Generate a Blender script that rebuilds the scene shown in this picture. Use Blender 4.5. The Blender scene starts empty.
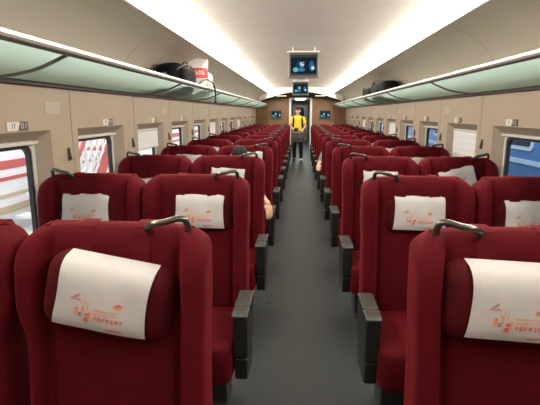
import bpy, bmesh, math, random
from mathutils import Vector, Matrix, Euler
random.seed(7)
PI = math.pi
scene = bpy.context.scene
C = scene.collection
ORD = ['first', 'second', 'third', 'fourth', 'fifth', 'sixth', 'seventh', 'eighth', 'ninth', 'tenth', 'eleventh', 'twelfth', 'thirteenth']

# ------------------------------------------------------------------ materials
def mat(name, col, rough=0.5, metal=0.0, noise=0.0, nscale=30, bump=0.0, bscale=200, sheen=0.0, sheen_tint=None, emit=None, estr=0.0, spec=None, coat=0.0):
    m = bpy.data.materials.new(name); m.use_nodes = True
    nt = m.node_tree; b = nt.nodes['Principled BSDF']
    b.inputs['Base Color'].default_value = (*col, 1)
    b.inputs['Roughness'].default_value = rough
    b.inputs['Metallic'].default_value = metal
    if spec is not None: b.inputs['Specular IOR Level'].default_value = spec
    if coat: b.inputs['Coat Weight'].default_value = coat
    if sheen:
        b.inputs['Sheen Weight'].default_value = sheen
        b.inputs['Sheen Roughness'].default_value = 0.4
        if sheen_tint: b.inputs['Sheen Tint'].default_value = (*sheen_tint, 1)
    tc = nt.nodes.new('ShaderNodeTexCoord')
    if noise:
        n = nt.nodes.new('ShaderNodeTexNoise'); n.inputs['Scale'].default_value = nscale; n.inputs['Detail'].default_value = 4
        nt.links.new(tc.outputs['Object'], n.inputs['Vector'])
        r = nt.nodes.new('ShaderNodeValToRGB')
        r.color_ramp.elements[0].position = 0.3; r.color_ramp.elements[1].position = 0.7
        r.color_ramp.elements[0].color = (*[max(0, c * (1 - noise)) for c in col], 1)
        r.color_ramp.elements[1].color = (*[min(1, c * (1 + noise)) for c in col], 1)
        nt.links.new(n.outputs['Fac'], r.inputs['Fac']); nt.links.new(r.outputs['Color'], b.inputs['Base Color'])
    if bump:
        n2 = nt.nodes.new('ShaderNodeTexNoise'); n2.inputs['Scale'].default_value = bscale
        nt.links.new(tc.outputs['Object'], n2.inputs['Vector'])
        bp = nt.nodes.new('ShaderNodeBump'); bp.inputs['Strength'].default_value = bump; bp.inputs['Distance'].default_value = 0.002
        nt.links.new(n2.outputs['Fac'], bp.inputs['Height']); nt.links.new(bp.outputs['Normal'], b.inputs['Normal'])
    if emit:
        b.inputs['Emission Color'].default_value = (*emit, 1); b.inputs['Emission Strength'].default_value = estr
    return m

M = {}
M['wall'] = mat('cabin_wall', (0.40, 0.31, 0.228), 0.55, noise=0.03, nscale=4)
M['reveal'] = mat('window_reveal', (0.36, 0.29, 0.22), 0.5, noise=0.03, nscale=5)
M['jamb'] = mat('window_jamb', (0.55, 0.53, 0.50), 0.45)
M['joint'] = mat('panel_joint', (0.25, 0.20, 0.15), 0.7)
M['ceil'] = mat('ceiling_panel', (0.82, 0.785, 0.725), 0.5, noise=0.015, nscale=3)
M['ceiljoint'] = mat('ceiling_joint', (0.97, 0.96, 0.93), 0.4)
M['bin'] = mat('bin_panel', (0.44, 0.385, 0.31), 0.5, noise=0.02, nscale=3)
M['floor'] = mat('aisle_floor', (0.034, 0.040, 0.039), 0.42, noise=0.18, nscale=60, bump=0.1, bscale=300)
M['velvet'] = mat('red_velvet', (0.072, 0.0006, 0.0038), 0.85, noise=0.10, nscale=16, bump=0.35, bscale=420, sheen=0.24, sheen_tint=(1.0, 0.05, 0.08), spec=0.15)
M['pillow'] = mat('red_pillow', (0.052, 0.0008, 0.003), 0.8, noise=0.2, nscale=40, bump=0.3, bscale=500, sheen=0.12, sheen_tint=(0.8, 0.1, 0.1), spec=0.15)
M['cover'] = mat('white_cloth', (0.47, 0.45, 0.435), 0.85, noise=0.02, nscale=60, bump=0.2, bscale=600)
M['print_r'] = mat('red_print', (0.62, 0.10, 0.06), 0.8)
M['print_o'] = mat('orange_print', (0.75, 0.26, 0.10), 0.8)
M['print_b'] = mat('grey_print', (0.25, 0.20, 0.25), 0.8)
M['plastic'] = mat('dark_plastic', (0.014, 0.014, 0.0135), 0.38, bump=0.1, bscale=500)
M['pad'] = mat('armrest_pad', (0.042, 0.039, 0.034), 0.42, bump=0.1, bscale=500)
M['handle'] = mat('handle_metal', (0.13, 0.12, 0.105), 0.28, metal=0.85)
M['base'] = mat('seat_base', (0.035, 0.035, 0.037), 0.5)
M['alu'] = mat('aluminium', (0.46, 0.43, 0.40), 0.35, metal=0.35)
M['dark'] = mat('dark_rail', (0.07, 0.075, 0.07), 0.4)
M['bracket'] = mat('rack_bracket', (0.16, 0.19, 0.185), 0.35, metal=0.3)
M['gasket'] = mat('rubber_gasket', (0.012, 0.013, 0.015), 0.5)
M['frame'] = mat('window_frame', (0.60, 0.585, 0.555), 0.35)
M['blind'] = mat('blind_cloth', (0.74, 0.74, 0.75), 0.8, bump=0.1)
M['wood'] = mat('wood_veneer', (0.235, 0.125, 0.058), 0.45, noise=0.12, nscale=9)
M['white'] = mat('white_paint', (0.80, 0.78, 0.74), 0.4)
M['black'] = mat('black_plastic', (0.012, 0.012, 0.013), 0.35)
M['tvbezel'] = mat('television_bezel', (0.10, 0.095, 0.09), 0.35)
M['tvcase'] = mat('television_case', (0.20, 0.175, 0.15), 0.4)
M['skin'] = mat('skin', (0.58, 0.34, 0.235), 0.55)
M['archdark'] = mat('dark_arch_panel', (0.010, 0.009, 0.008), 0.9, spec=0.05)
M['lips'] = mat('lips', (0.40, 0.17, 0.14), 0.5)
M['hair'] = mat('black_hair', (0.004, 0.0035, 0.0035), 0.85, noise=0.3, nscale=80)
M['yellow'] = mat('yellow_cotton', (0.86, 0.60, 0.05), 0.8, noise=0.06, nscale=30)
M['trousers'] = mat('black_cotton', (0.014, 0.014, 0.018), 0.85, noise=0.15, nscale=40)
M['shoe'] = mat('white_shoe', (0.6, 0.6, 0.6), 0.5)
M['darkshirt'] = mat('navy_cotton', (0.010, 0.011, 0.018), 0.85, noise=0.15, nscale=40)
M['greyshirt'] = mat('grey_cotton', (0.20, 0.20, 0.22), 0.85, noise=0.1, nscale=40)
M['bag_grey'] = mat('grey_bag_cloth', (0.075, 0.07, 0.065), 0.8, noise=0.15, nscale=50)
M['bag_black'] = mat('black_bag_nylon', (0.0055, 0.006, 0.0075), 0.6, noise=0.3, nscale=25, bump=0.4, bscale=60, spec=0.08)
M['bag_white'] = mat('white_paper_bag', (0.82, 0.80, 0.77), 0.6, noise=0.03, nscale=20)
M['bag_red'] = mat('red_band', (0.68, 0.05, 0.05), 0.6)
M['bag_plastic'] = mat('pale_plastic_bag', (0.80, 0.74, 0.68), 0.4, noise=0.06, nscale=30, bump=0.6, bscale=40)
M['zip'] = mat('zip_grey', (0.03, 0.03, 0.032), 0.5)
M['signwhite'] = mat('sign_white', (0.72, 0.68, 0.62), 0.4)
M['signdark'] = mat('sign_dark', (0.06, 0.065, 0.06), 0.4)
M['platform'] = mat('platform_concrete', (0.72, 0.70, 0.68), 0.8, noise=0.05, nscale=3)
M['redsteel'] = mat('red_steel', (0.50, 0.10, 0.09), 0.5)
M['pale'] = mat('pale_panel', (0.80, 0.79, 0.78), 0.6)
M['tan'] = mat('tan_panel', (0.55, 0.42, 0.28), 0.7)
M['bluebody'] = mat('blue_train_paint', (0.055, 0.17, 0.40), 0.3, noise=0.05, nscale=2)
M['bluelight'] = mat('pale_blue_paint', (0.42, 0.58, 0.75), 0.3)
M['bluedark'] = mat('dark_train_glass', (0.02, 0.04, 0.08), 0.15)
M['ballast'] = mat('ballast', (0.20, 0.19, 0.18), 0.9, noise=0.4, nscale=18)

def shader_mat(name, build):
    m = bpy.data.materials.new(name); m.use_nodes = True
    nt = m.node_tree; nt.nodes.clear()
    out = nt.nodes.new('ShaderNodeOutputMaterial')
    nt.links.new(build(nt), out.inputs['Surface']); return m

def lightbuild(col, s):
    def f(nt):
        e = nt.nodes.new('ShaderNodeEmission'); e.inputs['Color'].default_value = (*col, 1); e.inputs['Strength'].default_value = s
        return e.outputs[0]
    return f
M['light'] = shader_mat('light_diffuser', lightbuild((1.0, 0.93, 0.82), 34.0))
M['endlamp'] = shader_mat('arch_lamp', lightbuild((1.0, 0.80, 0.5), 2.0))
M['endlight'] = shader_mat('vestibule_light', lightbuild((0.95, 1.0, 1.0), 6.0))

def glassbuild(nt):
    t = nt.nodes.new('ShaderNodeBsdfTransparent'); t.inputs['Color'].default_value = (0.90, 0.93, 0.94, 1)
    g = nt.nodes.new('ShaderNodeBsdfGlossy'); g.inputs['Roughness'].default_value = 0.03
    lw = nt.nodes.new('ShaderNodeLayerWeight'); lw.inputs['Blend'].default_value = 0.5
    pw = nt.nodes.new('ShaderNodeMath'); pw.operation = 'POWER'; pw.inputs[1].default_value = 4.0; nt.links.new(lw.outputs['Facing'], pw.inputs[0])
    fr = nt.nodes.new('ShaderNodeMath'); fr.operation = 'MULTIPLY_ADD'; fr.inputs[1].default_value = 0.22; fr.inputs[2].default_value = 0.03; nt.links.new(pw.outputs[0], fr.inputs[0])
    mx = nt.nodes.new('ShaderNodeMixShader')
    nt.links.new(fr.outputs[0], mx.inputs[0]); nt.links.new(t.outputs[0], mx.inputs[1]); nt.links.new(g.outputs[0], mx.inputs[2])
    return mx.outputs[0]
M['glass'] = shader_mat('window_glass', glassbuild)

def shelfbuild(nt):
    d = nt.nodes.new('ShaderNodeBsdfDiffuse'); d.inputs['Color'].default_value = (0.53, 0.70, 0.655, 1)
    t = nt.nodes.new('ShaderNodeBsdfTranslucent'); t.inputs['Color'].default_value = (0.57, 0.78, 0.72, 1)
    g = nt.nodes.new('ShaderNodeBsdfGlossy'); g.inputs['Roughness'].default_value = 0.35
    m1 = nt.nodes.new('ShaderNodeMixShader'); m1.inputs[0].default_value = 0.6
    m2 = nt.nodes.new('ShaderNodeMixShader')
    nt.links.new(d.outputs[0], m1.inputs[1]); nt.links.new(t.outputs[0], m1.inputs[2])
    nt.links.new(m1.outputs[0], m2.inputs[1]); nt.links.new(g.outputs[0], m2.inputs[2]); m2.inputs[0].default_value = 0.06
    return m2.outputs[0]
M['shelf'] = shader_mat('frosted_green_glass', shelfbuild)

def screenbuild(blobs, bg, strength):
    """video picture: soft ellipses (cx, cz, rx, rz, colour) over a dark picture, in the screen's own object coordinates"""
    def f(nt):
        tc = nt.nodes.new('ShaderNodeTexCoord'); cur = None
        col = nt.nodes.new('ShaderNodeRGB'); col.outputs[0].default_value = (*bg, 1); cur = col.outputs[0]
        for cx, cz, rx, rz, c in blobs:
            mp = nt.nodes.new('ShaderNodeMapping'); mp.inputs['Location'].default_value = (-cx / rx, 0, -cz / rz); mp.inputs['Scale'].default_value = (1 / rx, 0, 1 / rz)
            nt.links.new(tc.outputs['Object'], mp.inputs['Vector'])
            ln = nt.nodes.new('ShaderNodeVectorMath'); ln.operation = 'LENGTH'; nt.links.new(mp.outputs[0], ln.inputs[0])
            mr = nt.nodes.new('ShaderNodeMapRange'); mr.inputs['From Min'].default_value = 1.1; mr.inputs['From Max'].default_value = 0.8
            nt.links.new(ln.outputs['Value'], mr.inputs['Value'])
            mx = nt.nodes.new('ShaderNodeMix'); mx.data_type = 'RGBA'
            nt.links.new(mr.outputs[0], mx.inputs[0]); nt.links.new(cur, mx.inputs[6]); mx.inputs[7].default_value = (*c, 1); cur = mx.outputs[2]
        e = nt.nodes.new('ShaderNodeEmission'); e.inputs['Strength'].default_value = strength; nt.links.new(cur, e.inputs['Color'])
        return e.outputs[0]
    return f
SCR = [(0.10, -0.01, 0.032, 0.065, (0.04, 0.12, 0.24)), (0.115, -0.035, 0.022, 0.025, (0.55, 0.75, 0.85)), (-0.045, 0.0, 0.05, 0.06, (0.01, 0.05, 0.13)), (-0.10, -0.055, 0.035, 0.03, (0.15, 0.45, 0.55)), (-0.03, -0.055, 0.05, 0.022, (0.04, 0.22, 0.45)),
       (-0.02, 0.018, 0.028, 0.042, (0.48, 0.62, 0.75)), (-0.02, 0.055, 0.032, 0.02, (0.01, 0.015, 0.03)), (-0.008, 0.025, 0.018, 0.007, (0.02, 0.05, 0.1)), (-0.02, -0.01, 0.013, 0.007, (0.1, 0.15, 0.3))]
M['screen'] = shader_mat('video_picture', screenbuild(SCR, (0.008, 0.02, 0.03), 1.0))

# ------------------------------------------------------------------ mesh helpers
def obj(name, bm, m, parent=None, loc=None, smooth=False, bevel=0.0, kind=None):
    me = bpy.data.meshes.new(name)
    bmesh.ops.recalc_face_normals(bm, faces=bm.faces[:])
    bm.to_mesh(me); bm.free()
    o = bpy.data.objects.new(name, me); C.objects.link(o)
    for k in (m if isinstance(m, (list, tuple)) else [m]): me.materials.append(k)
    if smooth:
        for p in me.polygons: p.use_smooth = True
    if parent: o.parent = parent
    if loc is not None: o.location = loc
    if bevel:
        b = o.modifiers.new('bevel', 'BEVEL'); b.width = bevel; b.segments = 2; b.limit_method = 'ANGLE'; b.angle_limit = 0.7
        for p in me.polygons: p.use_smooth = True
        try:
            wn = o.modifiers.new('wn', 'WEIGHTED_NORMAL'); wn.keep_sharp = False
        except Exception: pass
    if kind: o['kind'] = kind
    return o
def tag(o, label, cat, group=None):
    o['label'] = label; o['category'] = cat
    if group: o['group'] = group
    return o
def thing(name, label, cat, loc=(0, 0, 0), rot=(0, 0, 0), group=None):
    o = bpy.data.objects.new(name, None); C.objects.link(o); o.location = loc; o.rotation_euler = rot
    o.empty_display_size = 0.1
    return tag(o, label, cat, group)
KIDS = {}
def copy_tree(o, parent=None):
    c = o.copy(); C.objects.link(c)
    if parent: c.parent = parent
    for ch in list(o.children): copy_tree(ch, c)
    return c
def child(o, name):
    for c in o.children:
        if c.name.split('.')[0] == name: return c

def box(bm, x0, x1, y0, y1, z0, z1, mi=0):
    vs = [bm.verts.new(p) for p in ((x0, y0, z0), (x1, y0, z0), (x1, y1, z0), (x0, y1, z0), (x0, y0, z1), (x1, y0, z1), (x1, y1, z1), (x0, y1, z1))]
    for f in ((0, 3, 2, 1), (4, 5, 6, 7), (0, 1, 5, 4), (1, 2, 6, 5), (2, 3, 7, 6), (3, 0, 4, 7)):
        bm.faces.new([vs[i] for i in f]).material_index = mi
def BM(): return bmesh.new()
def boxbm(*a):
    bm = BM(); box(bm, *a); return bm
def loft(bm, loops, cap=True, closed=True, mi=0):
    L = [[bm.verts.new(p) for p in lp] for lp in loops]
    n = len(L[0])
    for a, b in zip(L[:-1], L[1:]):
        for i in range(n if closed else n - 1):
            j = (i + 1) % n
            bm.faces.new((a[i], a[j], b[j], b[i])).material_index = mi
    if cap and closed:
        bm.faces.new(L[0][::-1]).material_index = mi; bm.faces.new(L[-1]).material_index = mi
def prism(bm, poly, axis, a, b, mi=0):
    """extrude a 2-D polygon along an axis: axis 'x' -> poly in (y,z); 'y' -> poly in (x,z)"""
    P = (lambda p, t: (t, p[0], p[1])) if axis == 'x' else (lambda p, t: (p[0], t, p[1])) if axis == 'y' else (lambda p, t: (p[0], p[1], t))
    loft(bm, [[P(p, a) for p in poly], [P(p, b) for p in poly]], mi=mi)
def tube(bm, pts, r, n=8, mi=0, cap=True):
    pts = [Vector(p) for p in pts]; loops = []
    up = Vector((0.13, 0.21, 0.97))
    for i, p in enumerate(pts):
        t = (pts[min(i + 1, len(pts) - 1)] - pts[max(i - 1, 0)]).normalized()
        u = t.cross(up)
        if u.length < 1e-3: u = t.cross(Vector((1, 0, 0)))
        u.normalize(); v = t.cross(u)
        rr = r[i] if isinstance(r, (list, tuple)) else r
        loops.append([p + (u * math.cos(2 * PI * k / n) + v * math.sin(2 * PI * k / n)) * rr for k in range(n)])
    loft(bm, loops, cap=cap, mi=mi)
def arcpts(pts, k=4):
    """Catmull-Rom smoothing of a polyline"""
    pts = [Vector(p) for p in pts]; out = []
    for i in range(len(pts) - 1):
        p0, p1, p2, p3 = pts[max(i - 1, 0)], pts[i], pts[i + 1], pts[min(i + 2, len(pts) - 1)]
        for j in range(k):
            t = j / k
            out.append(0.5 * ((2 * p1) + (p2 - p0) * t + (2 * p0 - 5 * p1 + 4 * p2 - p3) * t * t + (3 * p1 - p0 - 3 * p2 + p3) * t ** 3))
    out.append(pts[-1]); return out
def rrect(hx, hz, r, n=5, cx=0, cz=0):
    out = []
    for sx, sz, a0 in ((1, 1, 0), (-1, 1, PI / 2), (-1, -1, PI), (1, -1, 1.5 * PI)):
        for k in range(n + 1):
            a = a0 + k * PI / 2 / n
            out.append((cx + sx * (hx - r) + r * math.cos(a), cz + sz * (hz - r) + r * math.sin(a)))
    return out
def ellipsoid(bm, c, r, rot=None, u=16, v=10, mi=0):
    mtx = Matrix.Translation(Vector(c)) @ (rot.to_4x4() if rot else Matrix.Identity(4)) @ Matrix.Diagonal((*r, 1))
    res = bmesh.ops.create_uvsphere(bm, u_segments=u, v_segments=v, radius=1, matrix=mtx)
    for vv in res['verts']:
        for f in vv.link_faces: f.material_index = mi
def textmesh(s, size):
    cu = bpy.data.curves.new('lettering', 'FONT'); cu.body = s; cu.size = size; cu.align_x = 'CENTER'; cu.align_y = 'CENTER'; cu.extrude = 0.0004
    o = bpy.data.objects.new('lettering', cu); C.objects.link(o)
    bpy.context.view_layer.update()
    me = bpy.data.meshes.new_from_object(o.evaluated_get(bpy.context.evaluated_depsgraph_get()))
    bpy.data.objects.remove(o); return me

# ------------------------------------------------------------------ dimensions
W = 1.485                 # half width of the cabin at window height
Y0, Y1 = -0.9, 15.5       # cabin ends
P = 1.13                  # row and window pitch
ROW0 = 1.38               # the first row's backrest
NROWS = 12
WC = 2.22                 # centre of the first window
RACKW = (W, 1.655); RACKL = (1.085, 1.776)

# ------------------------------------------------------------------ setting
bm = boxbm(-1.6, 1.6, Y0, Y1 + 11.1, -0.06, 0.0)
obj('floor', bm, M['floor'], kind='structure')
bm = BM(); box(bm, -0.29, -0.235, 3.45, 3.62, 0.0, 0.004)
fp = obj('floor_plate', bm, M['base'], bevel=0.001); tag(fp, 'small dark plate set in the grey aisle floor', 'floor plate')

ZT, ZB, HL = 1.402, 0.70, 0.40      # window opening top, bottom, half length in the wall
wins = [WC + P * k for k in range(-2, 12)]
def make_wall(s, name):
    bm = BM(); a, b = sorted((s * W, s * (W + 0.11)))
    box(bm, a, b, Y0, Y1, 0, ZB); box(bm, a, b, Y0, Y1, ZT, 1.72)
    edges = [Y0] + [v for w in wins for v in (w - HL, w + HL)] + [Y1]
    for i in range(0, len(edges), 2): box(bm, a, b, edges[i], edges[i + 1], ZB, ZT)
    o = obj(name, bm, M['wall'], kind='structure')
    jb = BM()
    for w in wins:
        y = w + P / 2 + 0.09
        if y < Y1 - 0.3: box(jb, *sorted((s * (W - 0.0012), s * (W + 0.003))), y - 0.0035, y + 0.0035, 0.05, 1.64)
    obj('panel_joint', jb, M['joint'], o)
    return o
wl = make_wall(-1, 'wall_left'); wr = make_wall(1, 'wall_right')

def ring(bm, outer, inner, x0, x1, mi=0):
    """ring in the y-z plane between two equal-length outlines; the outer one at x0, the inner one at x1"""
    A = [bm.verts.new((x0, p[0], p[1])) for p in outer]; B = [bm.verts.new((x1, p[0], p[1])) for p in inner]
    n = len(A)
    for i in range(n): bm.faces.new((A[i], A[(i + 1) % n], B[(i + 1) % n], B[i])).material_index = mi
def make_window(s):
    cz = (ZT + ZB) / 2; hz = (ZT - ZB) / 2
    o1 = rrect(HL, hz, 0.004); o2 = rrect(HL - 0.070, hz - 0.045, 0.03, cz=-0.010); o3 = rrect(HL - 0.095, hz - 0.070, 0.05, cz=-0.010)
    o4 = rrect(HL - 0.113, hz - 0.088, 0.055, cz=-0.010)
    e = bpy.data.objects.new('window', None); e['kind'] = 'structure'
    C.objects.link(e)
    bm = BM(); ring(bm, o1, o2, s * W, s * (W + 0.065)); obj('window_reveal', bm, [M['reveal']], e)
    bm = BM(); ring(bm, o2, o3, s * (W + 0.065), s * (W + 0.068)); ring(bm, o3, o3, s * (W + 0.068), s * (W + 0.085)); obj('window_frame', bm, M['frame'], e)
    bm = BM(); ring(bm, o3, o4, s * (W + 0.074), s * (W + 0.076)); ring(bm, o4, o4, s * (W + 0.076), s * (W + 0.10)); obj('window_gasket', bm, M['gasket'], e)
    bm = BM(); v = [bm.verts.new((s * (W + 0.09), p[0], p[1])) for p in o4]; bm.faces.new(v); obj('window_pane', bm, M['glass'], e)
    bm = BM(); a, b = sorted((s * (W + 0.038), s * (W + 0.052))); box(bm, a, b, -HL + 0.072, HL - 0.072, hz - 0.076, hz - 0.058)
    obj('blind_bar', bm, M['frame'], e, bevel=0.003)
    return e
def blind(s, e, drop):
    hz = (ZT - ZB) / 2
    bm = BM(); x0 = s * (W + 0.046); n = 24
    loft(bm, [[(x0 + 0.0012 * math.sin(k * 2.1), -HL + 0.072, hz - 0.06 - drop * k / n), (x0 + 0.0012 * math.sin(k * 2.1), HL - 0.072, hz - 0.06 - drop * k / n)] for k in range(n + 1)], closed=False)
    obj('roller_blind', bm, M['blind'], e)
    b2 = BM(); a, b = sorted((s * (W + 0.040), s * (W + 0.052))); box(b2, a, b, -HL + 0.072, HL - 0.072, hz - 0.078 - drop, hz - 0.06 - drop)
    obj('blind_bottom_rail', b2, M['frame'], e, bevel=0.003)
wn = 0
BL = {(-1, 2): 0.17, (1, 2): 0.50, (1, 5): 0.24, (-1, 5): 0.30, (-1, 8): 0.25, (1, 8): 0.3}
for s in (-1, 1):
    proto = None
    for w in wins:
        k = round((w - WC) / P); wn += 1
        e = make_window(s) if proto is None else copy_tree(proto)
        if proto is None: proto = e
        e.location = (0, w, (ZT + ZB) / 2); e.name = 'window_%d' % wn
for s in (-1, 1):
    for (ss, k), d in BL.items():
        if ss == s:
            for o in list(C.objects):
                if o.name.startswith('window_') and o.type == 'EMPTY' and abs(o.location.y - (WC + P * k)) < 0.01 and (o.children[0].data.vertices[0].co.x > 0) == (s > 0): blind(s, o, d)

# bin panels, light strips, ceiling: one lengthwise profile each
BINP = arcpts([(W, 1.66), (W - 0.012, 1.80), (1.41, 1.945), (1.29, 2.055), (1.17, 2.115), (1.068, 2.15)], 4)
def strip(name, prof, m, kind='structure', smooth=True, y0=Y0, y1=Y1):
    bm = BM(); n = 12
    ys = [y0 + (y1 - y0) * i / n for i in range(n + 1)]
    loft(bm, [[(p[0], y, p[1]) for p in prof] for y in ys], closed=False)
    return obj(name, bm, m, smooth=smooth, kind=kind)
def seam(bm, prof, y, wd, off):
    """thin seam line following a profile (x,z) at depth y, lifted toward the cabin centre line"""
    q = []
    for p in prof:
        d = Vector((-p[0], 1.45 - p[1])); d.normalize(); q.append((p[0] + d.x * off, p[1] + d.y * off))
    loft(bm, [[(p[0], y - wd / 2, p[1]) for p in q], [(p[0], y + wd / 2, p[1]) for p in q]], closed=False)
CEIL = [(x, 2.262 + 0.058 * (1 - abs(x / 0.99) ** 2.6)) for x in [(-0.99 + 1.98 * i / 24) for i in range(25)]]
ce = strip('ceiling', CEIL, M['ceil'])
bm = BM()
for k in range(-1, 14): seam(bm, CEIL, 0.95 + k * P, 0.018, 0.002)
obj('ceiling_joint', bm, M['ceiljoint'], ce)
for s, nm in ((-1, 'left'), (1, 'right')):
    o = strip('trim_bin_' + nm, [(s * p[0], p[1]) for p in BINP], M['bin'])
    bm = BM()
    for y in (1.4, 3.75, 6.0, 8.3, 10.6, 12.9):
        seam(bm, [(s * p[0], p[1]) for p in BINP[2:]], y, 0.008, 0.0015)
    obj('panel_joint', bm, M['joint'], o)
    # luminous diffuser between bin panel and ceiling
    q = [(s * 1.068, 2.150), (s * 1.064, 2.172), (s * 1.05, 2.205), (s * 1.025, 2.238), (s * 0.99, 2.262)]
    lt = strip('ceiling_light', q, M['light'], kind=None)
    tag(lt, 'long glowing warm white light strip along the %s edge of the ceiling' % nm, 'ceiling light', 'ceiling light strips')
    lb = BM(); loft(lb, [[(s * p[0], y, p[1]) for p in ((1.075, 2.146), (1.060, 2.149), (1.060, 2.156), (1.068, 2.158))] for y in (Y0, Y1)], closed=True)
    obj('light_lip', lb, M['white'], lt)
# rear end behind the camera
obj('wall_back', boxbm(-1.6, 1.6, Y0 - 0.08, Y0, 0, 2.45), M['wood'], kind='structure')
# far end wall with the doorway
DH = 0.37; DT = 2.02
bm = BM(); box(bm, -1.6, -DH, Y1, Y1 + 0.08, 0, 2.45); box(bm, DH, 1.6, Y1, Y1 + 0.08, 0, 2.45); box(bm, -DH, DH, Y1, Y1 + 0.08, DT, 2.45)
ew = obj('wall_end', bm, M['wood'], kind='structure')
bm = BM()
box(bm, -DH - 0.01, -DH + 0.06, Y1 - 0.03, Y1 + 0.1, 0, DT); box(bm, DH - 0.06, DH + 0.01, Y1 - 0.03, Y1 + 0.1, 0, DT); box(bm, -DH - 0.01, DH + 0.01, Y1 - 0.03, Y1 + 0.1, DT - 0.04, DT + 0.01)
obj('door_1', bm, M['white'], kind='structure', bevel=0.004)
# ceiling-coloured bulkhead and the dark arch over the doorway
def archz(x, zc, drop): return zc - drop * (x / 1.35) ** 2
xs = [-1.38 + 2.76 * i / 28 for i in range(29)]
def slab(bm, top, bot, y0, y1):
    L = []
    for x in xs: L.append([(x, y0, bot(x)), (x, y0, top(x)), (x, y1, top(x)), (x, y1, bot(x))])
    loft(bm, L)
bm = BM(); slab(bm, lambda x: archz(x, 2.17, 0.32), lambda x: archz(x, 2.015, 0.18), Y1 - 0.32, Y1 - 0.002); obj('trim_arch', bm, M['archdark'], kind='structure')
bm = BM(); slab(bm, lambda x: 2.42, lambda x: archz(x, 2.17, 0.32) + 0.001, Y1 - 0.22, Y1 - 0.002); obj('trim_bulkhead', bm, M['ceil'], kind='structure')
for s in (-1, 1):
    bm = BM(); box(bm, s * 0.62 - 0.16, s * 0.62 + 0.16, Y1 - 0.336, Y1 - 0.318, 2.030, 2.050)
    o = obj('arch_light', bm, M['endlamp'], bevel=0.003); o.rotation_euler = (0, 0, 0)
    tag(o, 'small warm lamp in the dark arch, %s of the far doorway' % ('left' if s < 0 else 'right'), 'lamp', 'lamps in the far arch')
# vestibule beyond the doorway
YV = Y1 + 11.0
bm = BM(); box(bm, -0.62, -0.55, Y1 + 0.08, YV, 0, 2.3); obj('wall_vestibule_left', bm, M['white'], kind='structure')
bm = BM(); box(bm, 0.55, 0.62, Y1 + 0.08, YV, 0, 2.3); obj('wall_vestibule_right', bm, M['white'], kind='structure')
obj('wall_vestibule_end', boxbm(-0.62, 0.62, YV, YV + 0.06, 0, 2.3), M['joint'], kind='structure')
obj('ceiling_vestibule', boxbm(-0.62, 0.62, Y1 + 0.08, YV, 2.2, 2.26), M['white'], kind='structure')
for i, (ya, wd) in enumerate(((0.5, 'nearest'), (4.0, 'middle'), (7.5, 'farthest'))):
    bm = BM(); box(bm, -0.25, 0.25, Y1 + ya, Y1 + ya + 1.6, 2.165, 2.199); o = obj('corridor_light', bm, M['endlight'], bevel=0.004)
    tag(o, 'bright cool corridor lamp beyond the far doorway, %s of three' % wd, 'ceiling light', 'corridor lamps')
for s in (-1, 1):
    for i in range(4):
        bm = BM(); y = Y1 + 1.2 + 2.5 * i; box(bm, *sorted((s * 0.53, s * 0.549)), y, y + 0.75, 0.05, 2.0); obj('door_%d' % (3 + i + (4 if s > 0 else 0)), bm, M['bag_grey'], kind='structure', bevel=0.004)
dd = bpy.data.objects.new('door_2', None); dd['kind'] = 'structure'; C.objects.link(dd); dd.location = (0, YV - 0.03, 0)
bm = BM(); prism(bm, rrect(0.42, 0.98, 0.03, cz=0.99), 'y', 0.0, 0.025); obj('door_leaf', bm, M['alu'], dd)
bm = BM(); prism(bm, rrect(0.22, 0.42, 0.06, cz=1.38), 'y', -0.006, 0.002); obj('door_pane', bm, M['bluedark'], dd)
bm = BM(); tube(bm, [(0.32, -0.002, 0.95), (0.32, -0.03, 0.97), (0.32, -0.03, 1.15), (0.32, -0.002, 1.17)], 0.009); obj('door_handle', bm, M['handle'], dd)
# skirting boards
for s, nm in ((-1, 'left'), (1, 'right')):
    bm = BM(); box(bm, *sorted((s * (W - 0.02), s * W)), Y0, Y1, 0, 0.12); obj('baseboard_' + nm, bm, M['jamb'], kind='structure')

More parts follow.
